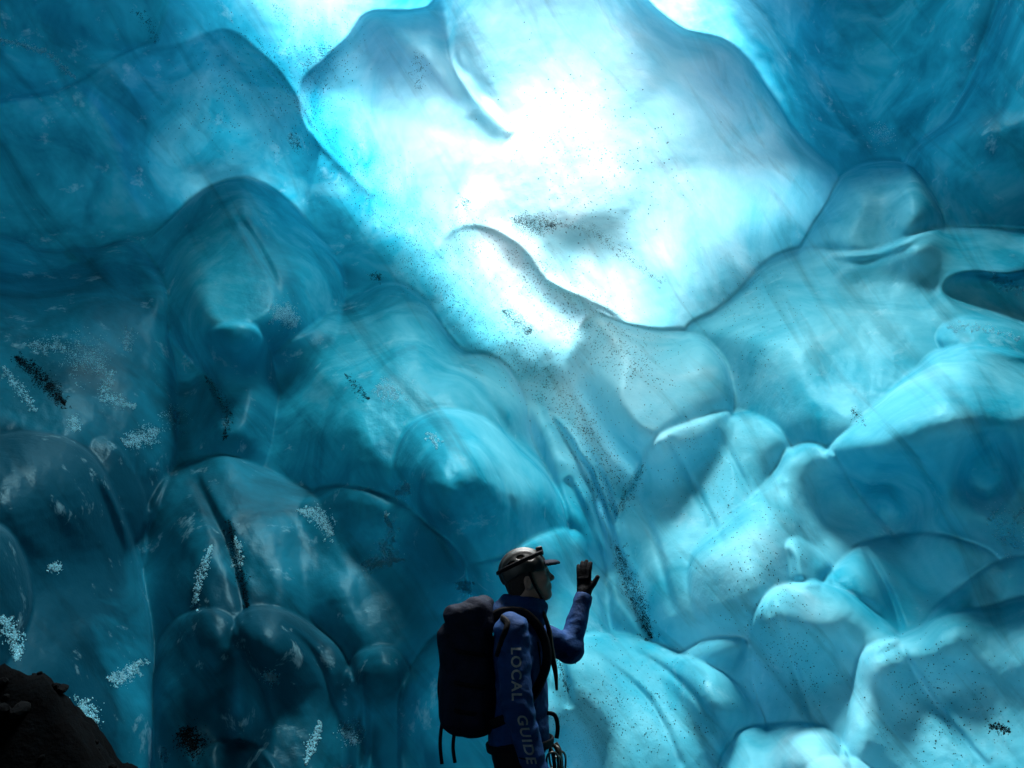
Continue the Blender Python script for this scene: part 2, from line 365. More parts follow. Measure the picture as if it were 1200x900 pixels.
lobe([(786,775),(818,752),(852,745),(877,751),(882,790),(890,860),(840,880),(796,830)], 0.25, 85, 70, 0.1)
lobe([(640,850),(648,785),(662,755),(694,741),(722,741),(762,750),(806,771),(850,790),(880,818),(897,850),(910,980),(800,1080),(670,1060)], 0.44, 78, 66, 0.05, "large smooth lobe at waist height right of the climber")
lobe([(838,920),(862,862),(900,847),(940,845),(974,856),(993,884),(1010,980),(940,1080),(850,1060)], 0.36, 88, 76, 0.1)
lobe([(940,910),(956,892),(980,886),(1010,892),(1050,930),(1050,1040),(960,1040)], 0.25, 90, 75, 0.1)
lobe([(222,930),(236,884),(262,868),(290,870),(318,886),(345,930),(345,1050),(225,1050)], 0.16, 70, 60, -0.3)
# -- creases, folds and meltwater grooves
for g in [([(640,480),(690,560),(716,640),(738,700),(768,752)], 0.34, 9, 0.4), ([(700,590),(722,640),(740,690)], 0.20, 6, 0), ([(665,560),(690,610),(706,660),(716,740)], 0.14, 7, 0.3),
          ([(228,556),(246,592),(272,650),(288,730)], 0.09, 9, 0.4), ([(196,392),(222,420),(250,450),(266,490)], 0.16, 8, 0.3), ([(425,790),(428,860),(424,910)], 0.10, 6, 0),
          ([(650,752),(660,785),(668,830)], 0.12, 6, 0), ([(1012,640),(1040,690),(1058,738)], 0.10, 6, 0.4), ([(905,700),(930,780),(960,860)], 0.05, 8, 0.3), ([(1050,750),(1100,830),(1160,900)], 0.06, 7, 0.4),
          ([(920,560),(870,600),(820,640)], -0.05, 8, 0), ([(780,505),(810,560),(850,640)], 0.05, 6, 0.4), ([(840,500),(870,560),(900,620)], 0.04, 5, 0.3), ([(740,560),(770,640),(790,720)], 0.06, 7, 0.3),
          ([(500,360),(560,440),(620,540)], 0.05, 8, 0.5), ([(520,410),(580,480),(640,590)], 0.05, 6, 0.4), ([(270,240),(310,300),(330,350)], 0.03, 6, 0.4), ([(270,40),(340,112),(368,160),(440,230)], 0.07, 5, 0.5),
          ([(560,500),(590,560),(610,640)], 0.05, 7, 0.3), ([(690,760),(760,820),(800,900)], 0.05, 7, 0.3), ([(720,748),(800,800),(860,880)], 0.04, 5, 0.3), ([(330,730),(370,770),(400,840)], 0.04, 6, 0.2),
          ([(640,325),(700,362),(745,392)], 0.06, 6, 0.5), ([(120,180),(100,260),(140,300)], 0.06, 12, 0.3), ([(85,100),(130,150),(150,220),(170,270)], 0.08, 14, 0.4)]:
    groove(*g)
# relief carried along the flow of the wall
_s = PX * math.cos(R(54)) + PY * math.sin(R(54)); _q = -PX * math.sin(R(54)) + PY * math.cos(R(54))
_q = _q + 26 * fbm(np.stack([PX / 300, PY / 300, PX * 0 + 4.4], -1), 2)
_d = 0.010 * noise3(np.stack([_q / 15.0, _s / 190.0, _q * 0], -1)) + 0.030 * noise3(np.stack([_q / 42.0, _s / 260.0, _q * 0 + 8], -1)) + 0.10 * fbm(np.stack([PX / 130, PY / 130, PX * 0 + 1.7], -1), 3) + 0.008 * noise3(np.stack([PX / 9.0, PY / 11.0, PX * 0], -1))
DEPTH -= _d * (0.6 + 0.6 * sstep(-0.2, 0.4, noise3(np.stack([PX / 220, PY / 220, PX * 0 + 2.2], -1))))
TONE += 0.7 * np.exp(-(((PX - 365) / 80) ** 2 + ((PY + 10) / 65) ** 2)) + 0.5 * np.exp(-(((PX - 810) / 80) ** 2 + ((PY + 5) / 60) ** 2))  # pale spots painted in where daylight whitens the top edge
TONE += 0.16 * sstep(-0.5, 0.1, XN) * sstep(150, 350, PY) - 0.42 * np.clip(-XN + 0.1, 0, 1) * sstep(250, 600, PY) - 0.10 * sstep(0.6, 1.0, XN) * (1 - sstep(100, 500, PY))  # brightness painted in: paler centre and right, darker lower left and upper right
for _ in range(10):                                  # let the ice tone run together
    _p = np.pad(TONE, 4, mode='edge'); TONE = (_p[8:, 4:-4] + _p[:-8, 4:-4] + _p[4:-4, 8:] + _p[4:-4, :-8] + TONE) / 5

GLOW_MASK = np.exp(-(((PX - 640) / 330) ** 2 + ((PY - 90) / 210) ** 2)) + 0.28 * np.exp(-(((PX - 250) / 240) ** 2 + ((PY - 110) / 170) ** 2)) + 0.95 * np.exp(-(((PX - 650) / 170) ** 2 + ((PY - 370) / 150) ** 2)) + 0.8 * np.exp(-(((PX - 370) / 75) ** 2 + ((PY - 0) / 60) ** 2)) + 0.6 * np.exp(-(((PX - 830) / 110) ** 2 + ((PY - 0) / 110) ** 2))  # translucency mask shaped to the glow, not measured from ice thickness
GLOW_MASK += 0.22 * fbm(np.stack([PX / 170, PY / 170, PX * 0 + 9.1], -1), 3); GLOW_MASK = np.clip(GLOW_MASK, 0, 1)
def blur(D, n):
    for _ in range(n):
        q = np.pad(D, 1, mode='edge'); D = (q[2:, 1:-1] + q[:-2, 1:-1] + q[1:-1, 2:] + q[1:-1, :-2] + 4 * D) / 8
    return D
DEPTH = blur(DEPTH, 1)
def finish_wall():
    ny, nx = PX.shape; V = at(PX, PY, DEPTH).reshape(-1, 3)
    i = (np.arange(ny - 1)[:, None] * nx + np.arange(nx - 1)[None]); F = np.stack([i, i + nx, i + nx + 1, i + 1], -1).reshape(-1, 4)
    full = mesh("full", V, F); nrm = np.empty(len(V) * 3, np.float32); full.vertices.foreach_get("normal", nrm); nrm = nrm.reshape(-1, 3)
    bpy.data.meshes.remove(full)
    own = OWNER[:-1, :-1].ravel()
    side = np.where(PY[:-1, :-1].ravel() < 250, np.where(PX[:-1, :-1].ravel() < 430, -2, np.where(PX[:-1, :-1].ravel() > 760, -3, -1)), -1)
    own = np.where(own < 0, side, own)
    uv = np.stack([_q / 120.0, _s / 120.0], -1).reshape(-1, 2); tone = TONE.ravel()
    names = {-1: ("ice_face", "smooth ice between the lobes of the wall"), -2: ("ice_face", "blue upper left ice face, pale towards the glow"), -3: ("ice_face", "dim ceiling hollow in the upper right")}
    for k in np.unique(own):
        f = F[own == k]; used = np.unique(f); new = np.full(len(V), -1); new[used] = np.arange(len(used)); li = new[f]
        nm, lb = names[k] if k < 0 else (SPECS[k]['name'], SPECS[k]['label'])
        me = mesh(nm, V[used], li)
        uvl = me.uv_layers.new(name="flow"); uvl.data.foreach_set("uv", uv[f.ravel()].astype(np.float32).ravel())
        at_ = me.attributes.new("light_tone", 'FLOAT', 'POINT'); at_.data.foreach_set("value", tone[used].astype(np.float32))
        a2 = me.attributes.new("thin", 'FLOAT', 'POINT'); a2.data.foreach_set("value", GLOW_MASK.ravel()[used].astype(np.float32))  # carries the glow mask
        me.normals_split_custom_set_from_vertices(nrm[used].tolist())
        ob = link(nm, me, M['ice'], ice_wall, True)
        if lb: ob["label"] = lb
        LOBES.append(ob)

# ------------------------------------------------------------------ rest of the cave round the camera, and an added slab above that shapes the light
def bvh_of(objs):
    vs, fs, k = [], [], 0
    for o in objs:
        me = o.data; n = len(me.vertices); co = np.empty(n * 3, np.float32); me.vertices.foreach_get("co", co)
        vs.append(co.reshape(-1, 3)); fs += [tuple(i + k for i in p.vertices) for p in me.polygons]; k += n
    return BVHTree.FromPolygons(np.concatenate(vs).tolist(), fs)
finish_wall()
ICE = bvh_of(LOBES)

M['thick'] = ice_material("thick_ice", (0.004, 0.03, 0.045, 1), (0.008, 0.07, 0.10, 1), (0.03, 0.14, 0.18, 1), 0.0, 0.4, seed=20.0)
def cave_shell(entr):
    st = 2.0
    az = np.arange(-180, 180, st); el = np.arange(-40, 90.1, st)
    A, E = np.meshgrid(np.radians(az), np.radians(el))
    D = np.stack([np.sin(A) * np.cos(E), np.cos(A) * np.cos(E), np.sin(E)], -1)
    hit = np.zeros(A.shape, bool); Rr = 6.5 + 0.0 * A
    o = Vector(CAM)
    for i in range(A.shape[0]):
        for j in range(A.shape[1]):
            if D[i, j, 1] > 0.05:
                h = ICE.ray_cast(o, Vector(D[i, j]))
                if h[0] is not None: hit[i, j] = True; Rr[i, j] = h[3] + 0.3
    base = Rr.copy(); far = np.where(np.cos(A) < 0, 7.5, 6.0)
    Rr = np.where(hit, base, far)
    for _ in range(260):
        P = np.pad(Rr, ((1, 1), (0, 0)), mode='edge'); avg = (P[:-2] + P[2:] + np.roll(Rr, 1, 1) + np.roll(Rr, -1, 1)) / 4
        Rr = np.where(hit, base, 0.985 * avg + 0.015 * far)
    V = CAM + D * Rr[..., None]
    V[..., :] += D * (0.5 * fbm(V * 0.5, 3) * (~hit))[..., None]
    V[..., 2] = np.maximum(V[..., 2], -0.3)
    V = V.reshape(-1, 3); nx, ny = len(az), len(el)
    inner = hit.copy()
    for _ in range(3):
        p = np.pad(inner, 1, mode='edge'); inner = p[1:-1, 1:-1] & p[:-2, 1:-1] & p[2:, 1:-1] & p[1:-1, :-2] & p[1:-1, 2:]
    F = []
    for i in range(ny - 1):
        for j in range(nx):
            j2 = (j + 1) % nx
            if inner[i, j] and inner[i + 1, j] and inner[i, j2] and inner[i + 1, j2]: continue
            a_, e_ = (az[j] + st / 2), el[i] + st / 2
            if entr(a_, e_): continue
            d = D[i, j]; zc = d[1] * math.cos(PITCH) + d[2] * math.sin(PITCH)      # nothing of the vault hangs into the view
            if zc > 0.2:
                xx = d[0] / zc; yy = (d[2] * math.cos(PITCH) - d[1] * math.sin(PITCH)) / zc
                if abs(xx) < 0.76 and -0.6 < yy < 0.72: continue
            F.append((i * nx + j, i * nx + j2, (i + 1) * nx + j2, (i + 1) * nx + j))
    me = mesh("cave_vault", V, np.array(F))
    uvl = me.uv_layers.new(name="flow"); li = np.empty(len(me.loops), np.int32); me.loops.foreach_get("vertex_index", li)
    uvl.data.foreach_set("uv", (V[li][:, [0, 2]] * 0.6).astype(np.float32).ravel())
    return tag(link("cave_vault", me, M['thick']), "thick ice vault of the cave behind and above the camera", kind="structure")
def openings(a_, e_):
    d = np.array([math.sin(R(a_)) * math.cos(R(e_)), math.cos(R(a_)) * math.cos(R(e_)), math.sin(R(e_))])
    def within(az, el, rad):
        k = np.array([math.sin(R(az)) * math.cos(R(el)), math.cos(R(az)) * math.cos(R(el)), math.sin(R(el))])
        return d @ k > math.cos(R(rad))
    return within(-128, 12, 11) or within(18, 66, 25)      # way in behind the camera, set for fill; overhead hole added to light the wall
cave_shell(openings)

def surf(px, py):
    h = ICE.ray_cast(Vector(CAM), Vector(ray(px, py)).normalized())
    return np.array(h[0]) if h[0] is not None else at(px, py, 8.0)
GLOW = surf(650, 120)
def overhead_slab(holes, dist=6.0):  # unseen slab added square to the sun; its holes shape the light
    w = SUN_TO; u = np.cross(w, [0, 0, 1.0]); u /= np.linalg.norm(u); v = np.cross(u, w)   # u to the left seen along the sun, v up
    C = GLOW + w * dist
    q = np.arange(-26, 26.01, 0.3); qv = np.arange(-26, 26.01, 0.3); Aa, Bb = np.meshgrid(q, qv)
    bump = 0.5 * fbm(np.stack([Aa * .25, Bb * .25, Aa * 0 + 3.3], -1), 3)
    top = C + u * Aa[..., None] + v * Bb[..., None] + w * (bump[..., None] + 1.2)
    bot = C + u * Aa[..., None] + v * Bb[..., None] + w * (bump[..., None] * 0.5)
    keep = np.ones(Aa.shape, bool); wob = 0.35 * fbm(np.stack([Aa * .6, Bb * .6, Aa * 0], -1), 2)
    for (P, ra, rb, rot) in holes:
        d = P - C; a0, b0 = d @ u, d @ v
        x, y = Aa - a0, Bb - b0; cr, sr = math.cos(R(rot)), math.sin(R(rot))
        keep &= ((x * cr + y * sr) / ra) ** 2 + ((-x * sr + y * cr) / rb) ** 2 > (1 + wob) ** 2
    n = len(q); V = np.concatenate([top.reshape(-1, 3), bot.reshape(-1, 3)]); N = n * len(qv); F = []
    kc = keep[:-1, :-1] & keep[1:, :-1] & keep[:-1, 1:] & keep[1:, 1:]
    ii, jj = np.nonzero(kc); a = ii * n + jj
    F.append(np.stack([a, a + 1, a + n + 1, a + n], -1)); F.append(np.stack([a, a + n, a + n + 1, a + 1], -1) + N)
    pad = np.pad(kc, 1)
    for di, dj, e0, e1 in ((-1, 0, 0, 1), (1, 0, n + 1, n), (0, -1, n, 0), (0, 1, 1, n + 1)):
        nb = pad[1 + di:1 + di + kc.shape[0], 1 + dj:1 + dj + kc.shape[1]]
        k = kc & ~nb; i2, j2 = np.nonzero(k); b = i2 * n + j2
        F.append(np.stack([b + e1, b + e0, b + e0 + N, b + e1 + N], -1))
    return tag(link("light_slab", mesh("light_slab", V, np.concatenate(F)), M['rind']), "unseen slab added above the cave, its holes shaping the daylight", kind="structure")
overhead_slab([(surf(650, 110), 3.2, 2.3, 0), (np.array([0.7, 7.6, 4.0]), 2.2, 1.1, 0), (at(560, 0, 14.0), 3.5, 2.6, 0)])

# ------------------------------------------------------------------ implicit surfaces for the figure
def cone(p, a, b, ra, rb):
    a = np.array(a, float); b = np.array(b, float); ab = b - a
    t = np.clip(((p - a) @ ab) / (ab @ ab), 0, 1)
    return np.linalg.norm(p - a - t[:, None] * ab, axis=1) - (ra + (rb - ra) * t)
def rotm(ry=0, rx=0, rz=0):
    return np.array((Matrix.Rotation(R(rz), 3, 'Z') @ Matrix.Rotation(R(ry), 3, 'Y') @ Matrix.Rotation(R(rx), 3, 'X')))
def ell(p, c, r, rot=None):
    q = p - np.array(c, float)
    if rot is not None: q = q @ rot
    r = np.array(r, float); k = np.linalg.norm(q / r, axis=1); k2 = np.linalg.norm(q / (r * r), axis=1)
    return np.where(k2 > 1e-9, k * (k - 1) / np.maximum(k2, 1e-9), -r.min())
def rbox(p, c, h, rad, rot=None):
    q = p - np.array(c, float)
    if rot is not None: q = q @ rot
    q = np.abs(q) - (np.array(h, float) - rad)
    return np.linalg.norm(np.maximum(q, 0), axis=1) + np.minimum(q.max(1), 0) - rad
def smin(a, b, k):
    h = np.clip(0.5 + 0.5 * (b - a) / k, 0, 1); return b * (1 - h) + a * h - k * h * (1 - h)
def smax(a, b, k): return -smin(-a, -b, k)
def union(k, *ds):
    d = ds[0]
    for e in ds[1:]: d = smin(d, e, k)
    return d

def surface_net(f, lo, hi, st):
    lo = np.array(lo, float); n = np.ceil((np.array(hi) - lo) / st).astype(int) + 1
    B = 6
    nb = np.ceil(n / B).astype(int); n = nb * B
    cg = np.stack(np.meshgrid(*[np.arange(k) for k in nb], indexing='ij'), -1).reshape(-1, 3)
    cd_ = f(lo + (cg * B + (B - 1) / 2) * st).reshape(nb)
    D = np.repeat(np.repeat(np.repeat(cd_, B, 0), B, 1), B, 2)
    msk = np.abs(D) < B * st * 1.9 + 0.03
    idx = np.argwhere(msk); D[msk] = f(lo + idx * st)
    S = D < 0
    c8 = [S[i:n[0] - 1 + i, j:n[1] - 1 + j, k:n[2] - 1 + k] for i in (0, 1) for j in (0, 1) for k in (0, 1)]
    cnt = sum(c.astype(np.int8) for c in c8); mix = (cnt > 0) & (cnt < 8)
    cells = np.argwhere(mix); vid = -np.ones(mix.shape, int); vid[mix] = np.arange(len(cells))
    acc = np.zeros((len(cells), 3)); w = np.zeros(len(cells))
    corners = np.array([(i, j, k) for i in (0, 1) for j in (0, 1) for k in (0, 1)])
    for a in range(8):
        for b in range(a + 1, 8):
            df = corners[b] - corners[a]
            if np.abs(df).sum() != 1: continue
            pa, pb = cells + corners[a], cells + corners[b]
            da, db = D[tuple(pa.T)], D[tuple(pb.T)]
            k = (da < 0) != (db < 0); t = np.where(k, da / np.where(k, da - db, 1), 0)
            acc += np.where(k[:, None], pa + t[:, None] * df, 0); w += k
    V = lo + acc / w[:, None] * st
    F = []
    for ax in range(3):
        sl0 = [slice(None)] * 3; sl1 = [slice(None)] * 3; sl0[ax] = slice(0, -1); sl1[ax] = slice(1, None)
        a, b = S[tuple(sl0)], S[tuple(sl1)]; e = np.argwhere(a != b)
        o1, o2 = [(1, 2), (2, 0), (0, 1)][ax]
        ok = (e[:, o1] > 0) & (e[:, o2] > 0) & (e[:, o1] < n[o1] - 1) & (e[:, o2] < n[o2] - 1); e = e[ok]
        d1 = np.zeros(3, int); d1[o1] = 1; d2 = np.zeros(3, int); d2[o2] = 1
        q = [vid[tuple((e - x).T)] for x in (d1 + d2, d2, d1 * 0, d1)]
        q = np.stack(q, -1); flip = ~a[tuple(e.T)]
        q[flip] = q[flip][:, ::-1]; F.append(q)
    return V, np.concatenate(F)
def solid(name, f, lo, hi, st, mat, parent, label=None):
    V, F = surface_net(f, lo, hi, st)
    o = link(name, mesh(name, V, F), mat, parent)
    if label: o["label"] = label
    return o
def tube(name, pts, rad, mat, parent, seg=8, closed=False, flat=1.0):
    P = np.array(pts, float); n = len(P); V = []
    rad = np.broadcast_to(np.array(rad, float), (n,))
    for i in range(n):
        t = (P[(i + 1) % n] - P[i - 1]) if closed else (P[min(i + 1, n - 1)] - P[max(i - 1, 0)]); t = t / np.linalg.norm(t)
        u = np.cross(t, [0, 1.0, 0.13]); u /= np.linalg.norm(u); v = np.cross(t, u)
        for k in range(seg):
            a = 2 * math.pi * k / seg; V.append(P[i] + rad[i] * (math.cos(a) * u + flat * math.sin(a) * v))
    F = []
    for i in range(n if closed else n - 1):
        for k in range(seg):
            i2 = (i + 1) % n; F.append((i * seg + k, i * seg + (k + 1) % seg, i2 * seg + (k + 1) % seg, i2 * seg + k))
    if not closed: F += [tuple(range(seg))[::-1], tuple((n - 1) * seg + k for k in range(seg))]
    return link(name, mesh(name, V, F), mat, parent)
def smooth_path(pts, k=8):
    p = np.array(pts, float); out = []
    for i in range(len(p) - 1):
        a, b, c, d = p[max(i - 1, 0)], p[i], p[i + 1], p[min(i + 2, len(p) - 1)]
        for t in np.arange(k) / k:
            out.append(0.5 * ((2 * b) + (c - a) * t + (2*a - 5*b + 4*c - d) * t*t + (3*b - a - 3*c + d) * t**3))
    out.append(p[-1]); return out

M['skin'] = plain("skin", (0.30, 0.20, 0.15), 0.55, 0.15, 30.0, 0.15, 120.0)
M['hair'] = plain("brown_hair", (0.02, 0.013, 0.009), 0.6, 0.5, 90.0, 0.8, 160.0)
M['jacket'] = plain("blue_shell_fabric", (0.004, 0.046, 0.165), 0.78, 0.35, 7.0, 0.45, 55.0, spec=0.2)
M['trousers'] = plain("black_trousers", (0.008, 0.009, 0.011), 0.75, 0.4, 12.0, 0.4, 70.0, spec=0.12)
M['glove'] = plain("black_glove", (0.006, 0.008, 0.012), 0.7, 0.4, 30.0, 0.5, 120.0, spec=0.12)
M['pack'] = plain("dark_navy_pack_fabric", (0.007, 0.013, 0.030), 0.75, 0.45, 14.0, 0.5, 80.0, spec=0.12)
M['strap'] = plain("black_webbing", (0.004, 0.005, 0.008), 0.7, 0.3, 80.0, 0.4, 200.0, spec=0.12)
M['helmet'] = plain("scuffed_olive_helmet", (0.014, 0.020, 0.018), 0.5, 0.4, 22.0, 0.12, 90.0)
M['lamp'] = plain("black_plastic", (0.01, 0.01, 0.012), 0.35, 0.2, 40.0)
M['metal'] = plain("worn_alloy", (0.20, 0.22, 0.20), 0.35, 0.5, 60.0, 0.1, 200.0, metal=0.9)
M['letter'] = plain("grey_reflective_print", (0.26, 0.31, 0.31), 0.5, 0.35, 60.0)
M['sling'] = plain("olive_sling_tape", (0.030, 0.034, 0.022), 0.8, 0.5, 60.0, 0.4, 150.0)
M['boot'] = plain("dark_boot_leather", (0.015, 0.012, 0.010), 0.6, 0.4, 30.0, 0.3, 90.0)

# ------------------------------------------------------------------ the climber (x forward, y away from the camera, z up; feet at the origin)
PERSON_LOC = (0.035, 4.1, 0.0)
person = empty("person", PERSON_LOC)
tag(person, "person in blue hooded jacket and helmet reaching one gloved hand up to the ice", "person")
HR = rotm(ry=-14)                                   # head tipped back
def H(x, y, z):                                     # point in head space (origin at the ear, before tilt)
    return np.array([0.045, 0, 1.70]) + HR @ np.array([x, y, z])
SR, ER, WR = (-0.035, -0.19, 1.47), (-0.012, -0.265, 1.16), (0.078, -0.25, 0.86)
SL, EL, WL = (0.03, 0.18, 1.46), (0.262, 0.25, 1.372), (0.350, 0.335, 1.640)
def f_head(p):
    d = ell(p, H(-0.012, 0, 0.058), (0.100, 0.077, 0.098), HR)          # cranium
    d = smin(d, ell(p, H(0.040, 0, -0.010), (0.066, 0.060, 0.092), HR), 0.03)   # face
    d = smin(d, ell(p, H(0.072, 0, -0.083), (0.026, 0.030, 0.024), HR), 0.03)   # chin
    d = smin(d, ell(p, H(0.095, 0, 0.040), (0.016, 0.050, 0.014), HR), 0.022)   # brow
    d = smin(d, cone(p, H(0.099, 0, 0.028), H(0.121, 0, -0.010), 0.009, 0.0125), 0.014)  # nose
    d = smin(d, ell(p, H(0.114, 0, -0.014), (0.010, 0.017, 0.008), HR), 0.010)
    d = smin(d, ell(p, H(0.100, 0, -0.040), (0.010, 0.024, 0.0075), HR), 0.008) # upper lip
    d = smin(d, ell(p, H(0.097, 0, -0.054), (0.010, 0.022, 0.0075), HR), 0.008) # lower lip
    for s in (-1, 1):
        d = smin(d, ell(p, H(0.078, s * 0.040, -0.012), (0.022, 0.020, 0.020), HR), 0.02)   # cheek
        d = smax(d, -ell(p, H(0.102, s * 0.034, 0.024), (0.014, 0.019, 0.011), HR), 0.012)  # eye socket
        d = smin(d, ell(p, H(0.088, s * 0.034, 0.023), (0.012, 0.013, 0.011), HR), 0.006)   # eyeball
        e = ell(p, H(-0.004, s * 0.077, -0.006), (0.020, 0.010, 0.034), HR)
        e = smax(e, -ell(p, H(0.000, s * 0.087, -0.004), (0.011, 0.008, 0.021), HR), 0.006)
        d = smin(d, e, 0.008)
    return d
def hand(p, wr, tip_dir, palm_n, thumb_side, L, curl, fat):
    """palm and five separate fingers; tip_dir along the hand, palm_n the way the palm faces, thumb_side across it"""
    w = np.array(wr, float); t = np.array(tip_dir, float); t /= np.linalg.norm(t)
    nn = np.array(palm_n, float); nn -= t * (nn @ t); nn /= np.linalg.norm(nn); s = np.cross(t, nn); s *= np.sign(s @ np.array(thumb_side))
    pc = w + t * L * 0.27
    d = rbox(p, pc, (L * 0.25, L * 0.205, L * 0.075), L * 0.07, np.stack([t, s, nn], 1))
    d = smin(d, cone(p, w - t * L * 0.08, w + t * L * 0.1, L * 0.15, L * 0.15), 0.02)
    for k, (off, ln, spread) in enumerate(((0.15, 0.40, 0.09), (0.05, 0.46, 0.02), (-0.05, 0.43, -0.04), (-0.145, 0.34, -0.11))):
        b0 = w + t * L * 0.50 + s * L * off
        dr = t + s * spread; dr /= np.linalg.norm(dr)
        b1 = b0 + (dr * math.cos(curl * .4) + nn * math.sin(curl * .4)) * L * ln * 0.45
        b2 = b1 + (dr * math.cos(curl) + nn * math.sin(curl)) * L * ln * 0.32
        b3 = b2 + (dr * math.cos(curl * 1.5) + nn * math.sin(curl * 1.5)) * L * ln * 0.23
        fd = np.minimum(np.minimum(cone(p, b0, b1, fat, fat * .95), cone(p, b1, b2, fat * .95, fat * .9)), cone(p, b2, b3, fat * .9, fat * .8))
        d = smin(d, fd, 0.006)
    b0 = w + t * L * 0.16 + s * L * 0.15
    b1 = b0 + (s * 0.62 + t * 0.75 + nn * 0.2) * L * 0.22; b2 = b1 + (s * 0.5 + t * 0.85 + nn * 0.1) * L * 0.20
    return smin(d, np.minimum(cone(p, b0, b1, fat * 1.35, fat * 1.1), cone(p, b1, b2, fat * 1.1, fat * .9)), 0.012)
HANDL = lambda p, g=0.0, L=0.19: hand(p, WL, (0.02, 0.10, 1.0), (0.45, 0.9, -0.1), (1, -0.4, 0), L, 0.18, 0.0098 + g) - g * 0.6
HANDR = lambda p, g=0.0, L=0.185: hand(p, WR, (0.12, 0.05, -1.0), (0.0, 1.0, 0.05), (1, 0, 0), L, 0.7, 0.0095 + g) - g * 0.6
def legs(p, g):
    d = None
    for s, hx, kx, fx in ((-1, -0.02, 0.03, 0.0), (1, 0.0, 0.06, 0.05)):
        e = union(0.03, cone(p, (hx, s * 0.095, 0.92), (kx, s * 0.105, 0.50), 0.088 + g, 0.060 + g), cone(p, (kx, s * 0.105, 0.50), (fx, s * 0.11, 0.09), 0.060 + g, 0.042 + g * 1.3))
        d = e if d is None else smin(d, e, 0.04)
    return d
def f_body(p):
    d = f_head(p)
    d = smin(d, cone(p, (0.0, 0, 1.50), H(-0.012, 0, -0.03), 0.062, 0.058), 0.03)
    d = smin(d, union(0.06, ell(p, (-0.005, 0, 1.36), (0.105, 0.165, 0.17)), ell(p, (0.0, 0, 1.12), (0.095, 0.14, 0.16)), ell(p, (-0.01, 0, 0.95), (0.105, 0.155, 0.12))), 0.05)
    for a, b, c in ((SR, ER, WR), (SL, EL, WL)):
        d = smin(d, union(0.02, cone(p, a, b, 0.052, 0.040), cone(p, b, c, 0.040, 0.028)), 0.03)
    d = smin(d, HANDL(p, -0.001), 0.01); d = smin(d, HANDR(p, -0.001), 0.01)
    d = smin(d, legs(p, -0.012), 0.03)
    for s, fx in ((-1, 0.0), (1, 0.05)):
        d = smin(d, cone(p, (fx - 0.02, s * 0.11, 0.055), (fx + 0.14, s * 0.12, 0.04), 0.038, 0.028), 0.03)
    return d
solid("body", f_body, (-0.2, -0.36, -0.01), (0.47, 0.42, 1.86), 0.0062, M['skin'], person)

def wr(p, f, a, seed=0.0):
    return a * noise3(p * np.array(f) + seed)
def f_jacket(p):
    tor = union(0.07, ell(p, (0.0, 0, 1.37), (0.140, 0.200, 0.175)), ell(p, (0.005, 0, 1.18), (0.128, 0.180, 0.17)), ell(p, (-0.002, 0, 1.00), (0.142, 0.190, 0.17)))
    tor = smax(tor, -(p[:, 2] - 0.918 - 0.01 * np.sin(p[:, 0] * 30)), 0.015)
    d = tor
    sr = union(0.03, cone(p, SR, ER, 0.083, 0.068), cone(p, ER, WR, 0.068, 0.053))
    sr = smax(sr, -((p - np.array(WR)) @ np.array([-0.28, 0, 0.96])) - 0.005, 0.01)
    sl = union(0.03, cone(p, SL, EL, 0.080, 0.066), cone(p, EL, WL, 0.066, 0.045))
    sl = smax(sl, ((p - np.array(WL)) @ (np.array(WL) - np.array(EL)) / 0.26) - 0.005, 0.01)
    d = smin(d, sr, 0.028); d = smin(d, sl, 0.03)
    # folds: gathered across the sleeves, drawn down the body
    d = d + wr(p, (9, 9, 13), 0.012) + wr(p, (22, 22, 34), 0.006, 9.0) + 0.004 * np.sin(p[:, 2] * 75 + 9 * noise3(p * 7)) * np.clip(1 - np.abs(sr) / 0.03, 0, 1)
    # raised collar and hood roll
    q = (p - np.array([0.018, 0, 1.565])) @ rotm(ry=8)
    ring = np.hypot(np.hypot(q[:, 0] / 1.12, q[:, 1]) - 0.083, np.maximum(np.abs(q[:, 2]) - 0.040, 0)) - 0.022
    hood = ell(p, (-0.085, 0, 1.548), (0.062, 0.115, 0.062))
    d = smin(d, ring + wr(p, (18, 18, 24), 0.012, 3.0), 0.03); d = smin(d, hood + wr(p, (20, 14, 20), 0.016, 5.0), 0.03)
    d = smax(d, -cone(p, (0.02, 0, 1.50), (0.032, 0, 1.75), 0.062, 0.072), 0.01)
    return d
jacket = solid("jacket", f_jacket, (-0.22, -0.40, 0.80), (0.46, 0.44, 1.70), 0.0066, M['jacket'], person)
trousers = solid("trousers", lambda p: smin(legs(p, 0.014), smax(ell(p, (-0.008, 0, 0.93), (0.122, 0.172, 0.12)), p[:, 2] - 0.97, 0.02), 0.03) + wr(p, (10, 10, 14), 0.010, 2.0) + wr(p, (26, 26, 40), 0.004, 1.0),
                 (-0.2, -0.3, 0.05), (0.25, 0.32, 1.02), 0.0085, M['trousers'], person)
for s, fx in ((-1, 0.0), (1, 0.05)):
    solid("boot", lambda p: smax(union(0.03, cone(p, (fx - 0.035, s * 0.11, 0.06), (fx + 0.15, s * 0.122, 0.05), 0.056, 0.046), cone(p, (fx, s * 0.11, 0.07), (fx, s * 0.11, 0.20), 0.058, 0.062)), -(p[:, 2] + 0.0), 0.008),
          (fx - 0.14, s * 0.115 - 0.11, -0.02), (fx + 0.24, s * 0.115 + 0.11, 0.30), 0.009, M['boot'], person)
solid("glove", lambda p: smin(HANDL(p, 0.0022), cone(p, np.array(WL) - 0.035 * np.array([0.15, 0.33, 0.93]), np.array(WL) + 0.02 * np.array([0.1, 0.2, 0.95]), 0.034, 0.031), 0.012), (0.22, 0.22, 1.55), (0.50, 0.47, 1.86), 0.0042, M['glove'], person, "black glove on the raised hand")
